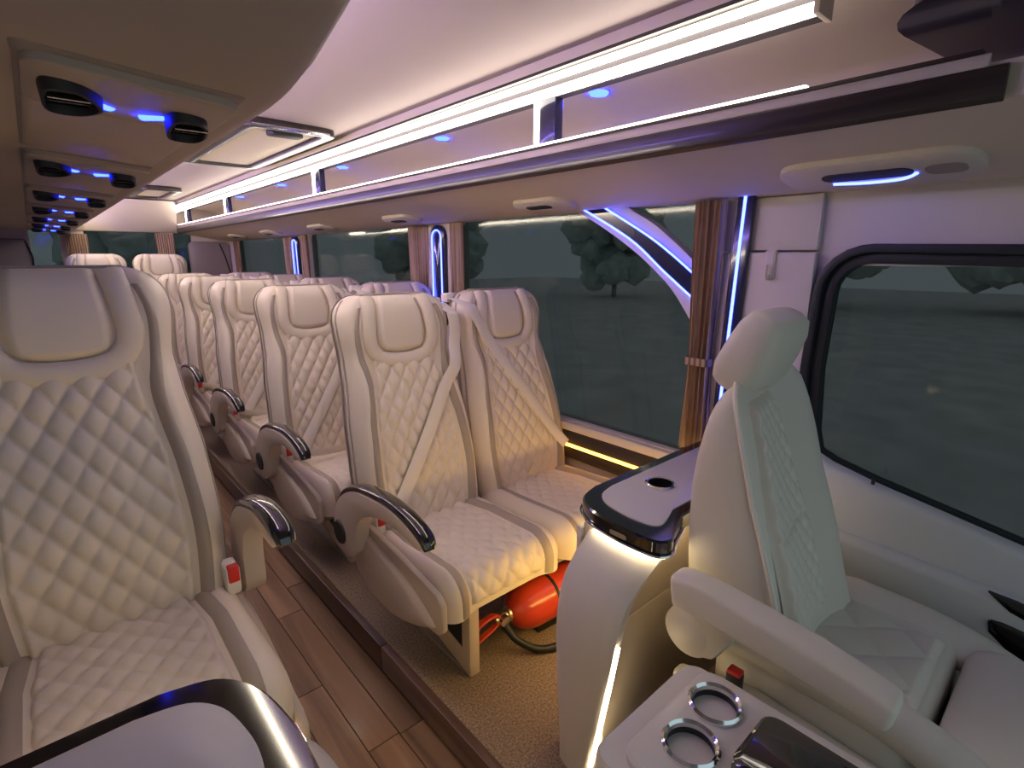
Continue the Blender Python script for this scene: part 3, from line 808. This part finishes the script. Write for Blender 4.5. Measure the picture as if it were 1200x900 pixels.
# ------------------------------------------------------------------ console behind the front seat
def console(name, mirror, label, xm=1.55):
    c = empty(name, (0.66, .62, 0.0))
    tag(c, label, 'console')
    def cx(vf):
        v, f = vf
        return [((p[0] - .66) * mirror, p[1] - .62, p[2]) for p in v], f
    ZT = 0.64
    # aisle end: curved white panel, lofted downwards
    zs = [0.0, .05, .15, .25, .35, .41, .46, .50, .54, .575, .600]
    xe = [.795, .792, .786, .782, .780, .783, .790, .803, .830, .860, .882]
    yf = [.640, .628, .608, .590, .572, .565, .560, .555, .545, .534, .528]
    yb = [.722, .722, .724, .728, .732, .732, .730, .728, .724, .718, .715]
    th = .035
    secs = []
    for z, x, a, b in zip(zs, xe, yf, yb):
        bulge = .012
        ring = [(x + .006, a, z)] + [(x - bulge * math.sin(math.pi * t), a + (b - a) * t, z) for t in np.linspace(.08, .92, 9)] + [(x + .006, b, z), (x + th, b - .004, z), (x + th, a + .004, z)]
        secs.append(ring)
    e = obj('end_panel', cx(loft(secs)), 'white', c, angle=50)
    obj('edge_light', cx(sweep(smooth_path([(x + .012, a - .004, z) for z, x, a in ((.030, .792, .632), (.15, .786, .608), (.28, .781, .5835), (.405, .783, .566))], 6), .005, .005, up=(1, 0, 0), n=6)), 'led_console', c)
    obj('body', cx(join(box(.822, xm - .005, .612, .735, 0.0, .40), box(.875, xm - .005, .612, .735, 0.40, .600))), 'plastic', c, bevel=.004)
    obj('rear_panel', cx(box(.870, xm - .005, .735, .752, 0.0, .585)), 'white', c, bevel=.004)
    # top slab : gloss black rim, pale inset
    pl = [(xm, .785), (.97, .785), (.905, .765), (.868, .715), (.852, .64), (.850, .57), (.858, .525), (.885, .510), (.92, .525), (1.0, .553), (xm, .556)]
    def soft(poly):
        q = smooth_path([(x, y, 0) for x, y in poly[1:-1]], 5)[:, :2]
        return [poly[0]] + [tuple(a) for a in q] + [poly[-1]]
    pl = soft(pl)
    def shrink(poly, g):
        return grow(poly, g)
    top = obj('top_rim', cx(loft([[(x, y, z) for x, y in shrink(pl, g)] for z, g in ((.604, .004), (.604, -.002) if False else (.608, 0), (.640, 0), (.6445, .004))])), 'gloss', c, angle=40)
    pi = [(xm - .01, .752), (1.0, .752), (.945, .738), (.912, .70), (.898, .64), (.897, .595), (.905, .565), (.93, .558), (1.0, .580), (xm - .01, .582)]
    pi = soft(pi)
    ins = obj('top_inset', cx(prism(pi, 'Z', .6435, .6475)), 'white', top, bevel=.0012)
    obj('chrome_band', cx(sweep(smooth_path([(x, y, .612) for x, y in [(1.0, .7885), (.963, .788), (.902, .768), (.864, .716), (.848, .64), (.846, .57), (.854, .521), (.885, .506), (.92, .521), (1.0, .549)]], 4), .003, .003, n=6)), 'chrome', top)
    for i in range(3):
        pass
    obj('badge', cx(loft([[(x, y, z) for (y, z) in rrect(.615, .626, .022, .0055, .005, 3)] for x in (.8492, .8462)])), 'chrome', top)
    obj('foot_light', cx(box(.90, xm - .05, .752, .757, .285, .300)), 'led_foot', c, smooth=False)
    ul = smooth_path([(x, y, .6015) for x, y in [(xm - .02, .772), (.975, .772), (.915, .755), (.876, .71), (.860, .64), (.859, .575), (.866, .534), (.888, .519), (.92, .532), (1.0, .570), (xm - .02, .574)]], 3)
    obj('under_rim_light', cx(sweep(ul, .004, .003, n=6)), 'led_console', c)
    bpy.context.view_layer.update()
    hole = [cx(lathe([(0, .611), (.031, .611), (.031, .70), (0, .70)], 28, (1.095, .675, 0)))]
    cut(top, hole); cut(ins, hole)
    cu = obj('cup_holder', cx(lathe([(.0, .613), (.029, .613), (.0305, .616), (.0305, .648), (.031, .648)], 28, (1.095, .675, 0))), 'black', ins)
    obj('chrome_ring', cx(lathe([(.030, .646), (.030, .652), (.034, .654), (.038, .651), (.039, .6465)], 32, (1.095, .675, 0))), 'chrome', cu)
    return c
cr = console('side_console', 1, 'tall white console with lit edge and cup holder behind the front seat')
cl = console('side_console', -1, 'white topped console with gloss black rim in front of the single seat', 1.28)
cl.location = (0.347, .578, 0.0)
# ------------------------------------------------------------------ front passenger seat
fs = empty('front_seat', (1.18, .34, 0))
tag(fs, 'front passenger seat with separate headrest, quilted insert and flip-down armrest', 'seat')
def fo(name, vf, m, parent=fs, **k):
    v, f = vf
    return obj(name, ([(p[0] - 1.18, p[1] - .34, p[2]) for p in v], f), m, parent, **k)
bz = np.array([.43, .50, .58, .66, .74, .82, .88, .925, .950, .962])
by = np.array([.520, .528, .533, .536, .535, .525, .512, .497, .482, .470])     # rear edge
fy = np.array([.268, .292, .316, .342, .372, .397, .418, .436, .448, .456])     # front edge
hw = np.array([.188, .193, .195, .195, .193, .189, .181, .168, .150, .125])
xc = 1.140
def fsec(z, yb_, yf_, w_, n=28):
    ring = []
    cy_, hy = (yb_ + yf_) / 2, (yb_ - yf_) / 2
    for j in range(n):
        a = 2 * math.pi * j / n
        c_, s_ = math.cos(a), math.sin(a)
        px = math.copysign(abs(c_) ** .38, c_) * w_
        py = math.copysign(abs(s_) ** .45, s_) * hy
        if py < 0: py += .030 * math.exp(-(px / (w_ * .55)) ** 2)   # hollow front between the bolsters
        ring.append((xc + px, cy_ + py, z))
    return ring
zz = np.linspace(.43, .962, 22)
secs = [fsec(z, np.interp(z, bz, by), np.interp(z, bz, fy), np.interp(z, bz, hw)) for z in zz]
fbk = fo('backrest', loft(secs), 'leather_front', angle=70)
# quilted insert
s = np.linspace(-1, 1, 57); v = np.linspace(0, 1, 110)
Vq, Sq = np.meshgrid(v, s, indexing='ij')
e = np.minimum(np.minimum(sstep(0, .14, 1 - np.abs(Sq)), sstep(0, .06, Vq)), sstep(0, .06, 1 - Vq))
Z = .455 + .48 * Vq; Xq = -.060 + Sq * np.interp(Vq, [0, .5, 1], [.108, .102, .074])
Yq = np.interp(Z, bz, fy) + .030 * np.exp(-(Xq / (np.interp(Z, bz, hw) * .55)) ** 2)
seam_ = 1 - np.exp(-((Z - .668) / .006) ** 2)
fo('quilted_insert', grid(np.stack([xc + Xq, Yq - (.008 + .009 * diamond(Xq, Z, .036, .05) * seam_) * e + .010 * (1 - e), Z], -1)), 'leather_front', fbk, angle=80)
pz = np.linspace(.45, .958, 24)
for sg in (-1,):
    pp_ = [(xc + sg * np.interp(z, bz, hw) * .965, np.interp(z, bz, fy) + .016, z) for z in pz]
    fo('piping', sweep(np.array(pp_), .0055, .0055, up=(0, -1, 0), n=8), 'belt', fbk)
# headrest on two posts, leaning
hr_s = []
for t, hz, hw_, hd_ in ((0, .940, .080, .026), (.06, .950, .092, .040), (.25, .975, .098, .047), (.55, 1.02, .098, .046), (.8, 1.06, .095, .042), (.93, 1.085, .086, .032), (1.0, 1.093, .07, .018)):
    cy_ = .502 - .45 * (hz - .935)
    ring = []
    for j in range(28):
        a = 2 * math.pi * j / 28
        c_, s_ = math.cos(a), math.sin(a)
        px = math.copysign(abs(c_) ** .38, c_) * hw_; py = math.copysign(abs(s_) ** .6, s_) * hd_
        ring.append((xc - .036 + px, cy_ + py, hz + py * .45))
    hr_s.append(ring)
hr = fo('headrest', loft(hr_s), 'leather_front', angle=70)
for sg in (-1, 1):
    fo('headrest_post', sweep([(xc - .036 + sg * .045, .49, .90), (xc - .036 + sg * .045, .490, .99)], .007, .007, up=(1, 0, 0), n=10), 'chrome', hr)
# cushion pieces
def pad(name, x0, x1, y0, y1, z0, z1, r, m='leather_front', parent=fs, ztilt=0.0, crown=.012, nseg=9):
    """soft block with crowned top"""
    ring = rrect((x0 + x1) / 2, (y0 + y1) / 2, (x1 - x0) / 2, (y1 - y0) / 2, r, 6)
    cx_, cy_ = (x0 + x1) / 2, (y0 + y1) / 2
    secs = [[(x, y, z0) for x, y in ring]]
    rr = min(.035, (z1 - z0) * .5)
    for a in np.linspace(0, math.pi / 2, 6):
        g = rr * (1 - math.cos(a))
        sx = 1 - g / ((x1 - x0) / 2); sy = 1 - g / ((y1 - y0) / 2)
        secs.append([(cx_ + (x - cx_) * sx, cy_ + (y - cy_) * sy, z1 - rr + rr * math.sin(a)) for x, y in ring])
    for k_ in (.6, .3, .05):
        g = rr; sx = (1 - g / ((x1 - x0) / 2)) * k_; sy = (1 - g / ((y1 - y0) / 2)) * k_
        secs.append([(cx_ + (x - cx_) * sx, cy_ + (y - cy_) * sy, z1 + crown * (1 - k_ ** 2)) for x, y in ring])
    v, f = loft(secs)
    v = [(p[0], p[1], p[2] + ztilt * (p[1] - cy_)) for p in v]
    return fo(name, (v, f), m, parent, angle=70)
cu = pad('cushion', .945, 1.43, .085, .44, .28, .425, .05, crown=.004)
# quilted middle of the cushion
Y = .105 + .25 * Vq; Xq = 1.165 + Sq * .125
e = np.minimum(np.minimum(sstep(0, .12, 1 - np.abs(Sq)), sstep(0, .08, Vq)), sstep(0, .08, 1 - Vq))
fo('quilted_insert', grid(np.stack([Xq, Y, .427 + (.006 + .007 * diamond(Xq, Y, .12, .12)) * e], -1)), 'leather_front', cu, angle=80)
for (xa, xb_, dz_) in ((.945, 1.035, 0), (1.295, 1.425, -.022)):
    fo('side_bolster', sweep(smooth_path([((xa + xb_) / 2, .44, .425 + dz_), ((xa + xb_) / 2, .30, .430 + dz_), ((xa + xb_) / 2, .13, .422 + dz_), ((xa + xb_) / 2 - .015, .0, .395 + dz_), ((xa + xb_) / 2 - .045, -.14, .345 + dz_)], 5), (xb_ - xa) / 2, [.022] * 5 + [.030] * 11 + [.022] * 5, n=14, power=.8), 'leather_front', cu, angle=70)
pad('thigh_support', .985, 1.36, -.20, .075, .26, .430, .05, crown=.012)
fo('seat_base', box(.985, 1.39, -.10, .46, 0.0, .285), 'black', fs, bevel=.01)
sk = fo('side_shield', prism([(.50, .33), (.49, .24), (.30, .20), (-.10, .20), (-.16, .26), (-.12, .33), (.05, .36), (.34, .375)], 'X', .905, .945), 'leather_front', fs, bevel=.01)
hub = fo('recline_hub', lathe([(0, .868), (.030, .868), (.052, .878), (.055, .905), (.050, .945)], 28, (0, .455, .465), 'X'), 'leather_front', fs)
# armrest
ap = smooth_path([(.855, .470, .572), (.855, .41, .578), (.855, .27, .568), (.853, .18, .558), (.85, .125, .551), (.85, .105, .548)], 5)
k = len(ap)
fa = fo('armrest', sweep(ap, np.interp(np.linspace(0, 1, k), [0, .05, .5, .9, 1], [.028, .034, .034, .031, .016]), np.interp(np.linspace(0, 1, k), [0, .1, .5, .92, 1], [.033, .034, .031, .024, .012]), n=18, power=.42), 'leather_front', fs, angle=60)
fo('armrest_bracket', prism([(.49, .54), (.42, .535), (.36, .50), (.40, .43), (.47, .41), (.50, .45)], 'X', .874, .915), 'leather_front', fs, bevel=.012)
rb = fo('buckle', box(.884, .904, .345, .375, .37, .425), 'black', fs, bevel=.005)
fo('buckle_button', box(.883, .905, .347, .373, .421, .430), 'redbutton', rb, bevel=.003)

# ------------------------------------------------------------------ centre console with two cup holders
cc = empty('centre_console', (.64, .15, 0))
tag(cc, 'low white centre console with two chrome cup holders beside the armrest', 'console')
def co(name, vf, m, parent=cc, **k):
    v, f = vf
    return obj(name, ([(p[0] - .64, p[1] - .15, p[2]) for p in v], f), m, parent, **k)
cpl = rrect(.648, .12, .142, .285, .035, 5)
ccb = co('body', loft([[(x + (0.02 if z < .3 else 0) * (1 if x < .65 else -1), y - (.05 if z < .3 else 0), z) for x, y in grow(cpl, g)] for z, g in ((-.10, 0), (.25, 0), (.45, 0), (.478, .001), (.488, .006))]), 'white', cc, angle=50)
tp = co('top_plate', loft([[(x, y, z) for x, y in rrect(.655, .10, .125 - g, .265 - g, .03, 5)] for z, g in ((.486, 0), (.498, .0), (.502, .004))]), 'white', cc, angle=40)
CUPS = ((.712, .312), (.617, .300))
wells = [lathe([(0, .42), (.036, .42), (.036, .56), (0, .56)], 32, (x - .64, y - .15, 0)) for x, y in CUPS]
cut(ccb, wells); cut(tp, wells)
cw = mat('cup_well', (.03, .03, .035), .35)
for (x, y) in CUPS:
    cuph = co('cup_holder', lathe([(0, .4215), (.032, .4215), (.0352, .426), (.0352, .503), (.0368, .503)], 32, (x, y, 0)), cw, tp)
    co('chrome_ring', lathe([(.034, .500), (.0345, .507), (.0385, .511), (.0425, .507), (.043, .501)], 40, (x, y, 0)), 'chrome', cuph)
    co('cup_floor', lathe([(0, .423), (.024, .423), (.026, .4218)], 24, (x, y, 0)), 'black', cuph)
tray = co('gloss_lid', loft([[(x, y, z) for x, y in rrect(.680, .09, .062 - g, .155 - g, .02, 4)] for z, g in ((.500, 0), (.520, .0), (.526, .006))]), 'gloss', tp, angle=40)
co('lid_lip', box(.625, .735, .232, .244, .501, .515), 'darkchrome', tray, bevel=.003)

# ------------------------------------------------------------------ arch trim across the first window, pillar lights, curtains
at_ = tag(empty('arch_trim', (1.56, 1.1, 1.2)), 'dark curved arch trim with twin blue light lines crossing the window', 'trim')
def ao(name, vf, m, parent=at_, **k):
    v, f = vf
    return obj(name, ([(p[0] - 1.56, p[1] - 1.1, p[2] - 1.2) for p in v], f), m, parent, **k)
lowc = [(1.53, .195), (1.365, .150), (1.147, .030), (1.004, -.078), (.93, -.160), (.868, -.25)]
uppc = [(1.20, .195), (1.155, .160), (1.055, .105), (.96, .035), (.90, -.015), (.868, -.042)]
l1 = smooth_path([(y, z, 0) for y, z in lowc], 6)[:, :2]; u1 = smooth_path([(y, z, 0) for y, z in uppc], 6)[:, :2]
def band(lo_, up_, xa, xb_):
    a = np.array(lo_); b = np.array(up_)
    return loft([[(xa, p[0], p[1] + 1.2), (xb_, p[0], p[1] + 1.2), (xb_, q[0], q[1] + 1.2), (xa, q[0], q[1] + 1.2)] for p, q in zip(a, b)])
ao('cream_border', band(l1, u1, 1.572, 1.615), 'panel', angle=50)
a1 = smooth_path([(1.385, .185, 0), (1.147, .063, 0), (1.004, -.044, 0), (.868, -.143, 0)], 6)[:, :2]
b1 = smooth_path([(1.285, .185, 0), (1.079, .075, 0), (.97, .005, 0), (.868, -.070, 0)], 6)[:, :2]
ao('gloss_band', band(a1, b1, 1.560, 1.574), 'navy', angle=50)
for q in (a1, b1):
    ao('light_line', sweep([(1.559, p[0], p[1] + 1.2) for p in q], .0035, .0035, up=(1, 0, 0), n=6), 'led_blue')
def curtain(name, y0, y1, z0, z1, x, label, group=None, axis='Y', tie=None):
    """pleated cloth, real thickness; runs along Y on the side wall or along X on the rear wall"""
    n, m_ = 130, 14
    t = np.linspace(0, 1, n); zz_ = np.linspace(0, 1, m_)
    Zg, T = np.meshgrid(zz_, t, indexing='ij')
    wdt = y1 - y0
    pin = 1 - 0.22 * np.exp(-((Zg - .38) / .25) ** 2)
    yy = (T - .5) * wdt * pin
    pl_ = (.008 if x < 1.56 or axis == 'X' else .007) * np.sin(T * wdt / .0185 * 2 * math.pi + .5 * np.sin(T * 9) + .4 * Zg) + .004 * np.sin(T * 13 + Zg * 3)
    A = np.stack([pl_ - .0015, yy, (Zg - .5) * (z1 - z0)], -1); B = A + np.array([.003, 0, 0])
    vf = join(grid(A), grid(B), grid(np.stack([A[0], B[0]])), grid(np.stack([A[-1], B[-1]])), grid(np.stack([A[:, 0], B[:, 0]])), grid(np.stack([A[:, -1], B[:, -1]])))
    o = obj(name, vf, 'curtain', None, angle=80)
    if axis == 'Y': o.location = (x, (y0 + y1) / 2, (z0 + z1) / 2)
    else:
        o.location = ((y0 + y1) / 2, x, (z0 + z1) / 2); o.rotation_euler = (0, 0, math.pi / 2)
    tag(o, label, 'curtain', group)
    tb = obj('tieback', rrect and ring_prism(rrect(0, 0, .022, wdt * .41, .012, 3), rrect(0, 0, .017, wdt * .40, .010, 3), 'Z', -.012, .012), 'curtain', o)
    tb.location = (0, 0, -.12 * (z1 - z0))
    return o
curtain('curtain', .797, .897, .58, 1.366, 1.545, 'brown striped curtain beside the tall blue light strip by the cab door')
curtain('curtain', 2.13, 2.245, .58, 1.366, 1.572, 'brown striped curtain on the near edge of the oval-lit pillar')
curtain('curtain', 2.44, 2.62, .58, 1.366, 1.572, 'brown striped curtain on the far edge of the oval-lit pillar')
curtain('curtain', 4.10, 4.22, .58, 1.366, 1.572, 'brown striped curtain on the near edge of the pillar by the rear rows')
curtain('curtain', 4.40, 4.58, .58, 1.366, 1.572, 'brown striped curtain on the far edge of the pillar by the rear rows')
curtain('curtain', 5.88, 6.05, .58, 1.366, 1.572, 'brown striped curtain at the rear end of the side windows')
curtain('curtain', .26, .42, .75, 1.410, 6.30, 'brown striped curtain at the rear window on the overhead locker side', axis='X')
curtain('curtain', .94, 1.10, .75, 1.435, 6.30, 'brown striped curtain at the rear window on the luggage rack side', axis='X')
# tall light strip on the pillar by the door
ls = tag(empty('light_strip', (1.57, .74, 1.0)), 'tall vertical blue light strip on a navy pillar trim by the cab door', 'light strip')
def so(name, vf, m, parent=ls, **k):
    v, f = vf
    return obj(name, ([(p[0] - 1.57, p[1] - .74, p[2] - 1.0) for p in v], f), m, parent, **k)
so('backing', prism([(.722, 1.378), (.772, 1.378), (.795, .58), (.742, .58)], 'X', 1.556, 1.572), 'navy', bevel=.003)
so('light_line', prism([(.745, 1.378), (.752, 1.378), (.775, .60), (.768, .60)], 'X', 1.551, 1.558), 'led_blue', smooth=False)
for k, y in enumerate((2.33, 4.31)):
    pl_ = tag(empty('pillar_light', (1.565, y, 1.15)), ['oval blue light loop on the window pillar behind the first double row', 'oval blue light loop on the window pillar by the rear rows'][k], 'pillar light')
    obj('backing', loft([[(x, a, b) for a, b in rrect(0, -.05, .060 - g, .26 - g, .055, 6)] for x, g in ((.035, 0), (-.006, 0), (-.010, .006))]), 'navy', pl_)
    obj('light_loop', sweep([(-.012, a, b) for a, b in rrect(0, -.05, .040, .235, .038, 6)], .004, .004, up=(1, 0, 0), n=6, closed=True), 'led_blue', pl_)
S(obj('trim_7', join(box(XW - .022, XW, 2.22, 2.48, .535, 1.385), box(XW - .022, XW, 4.14, 4.48, .535, 1.385)), 'panel', bevel=.004))
# belt clip on the door pillar
hk = tag(empty('coat_hook', (1.572, .665, 1.18)), 'small cream coat hook on the pillar beside the cab door window', 'hook')
obj('hook_plate', loft([[(x, a, b) for a, b in rrect(0, 0, .014 - g, .042 - g, .006, 3)] for x, g in ((0.004, 0), (-.008, 0), (-.011, .003))]), 'roof', hk)
obj('hook_peg', sweep(smooth_path([(-.008, 0, -.03), (-.022, 0, -.035), (-.028, 0, -.022), (-.026, 0, .0)], 4), .006, .004, up=(0, 1, 0), n=8), 'roof', hk)
# overhead console at the front roof edge
vz = tag(empty('sun_visor', (1.25, .05, 1.578)), 'dark navy rounded visor hanging from the cab roof', 'visor')
vsec = []
for zq, g in ((.03, .03), (.018, .008), (-.0, 0), (-.030, .004), (-.042, .02)):
    vsec.append([(x, y - .14 * x, zq) for x, y in grow(rrect(.03, -.02, .335, .215, .13, 7), -g)])
obj('visor_body', loft(vsec), 'navy', vz, angle=50)
obj('visor_mount', sweep([(-.20, .12, .03), (-.18, .10, .08), (-.17, .09, .12)], .016, .012, up=(1, 0, 0), n=10), 'roof', vz)
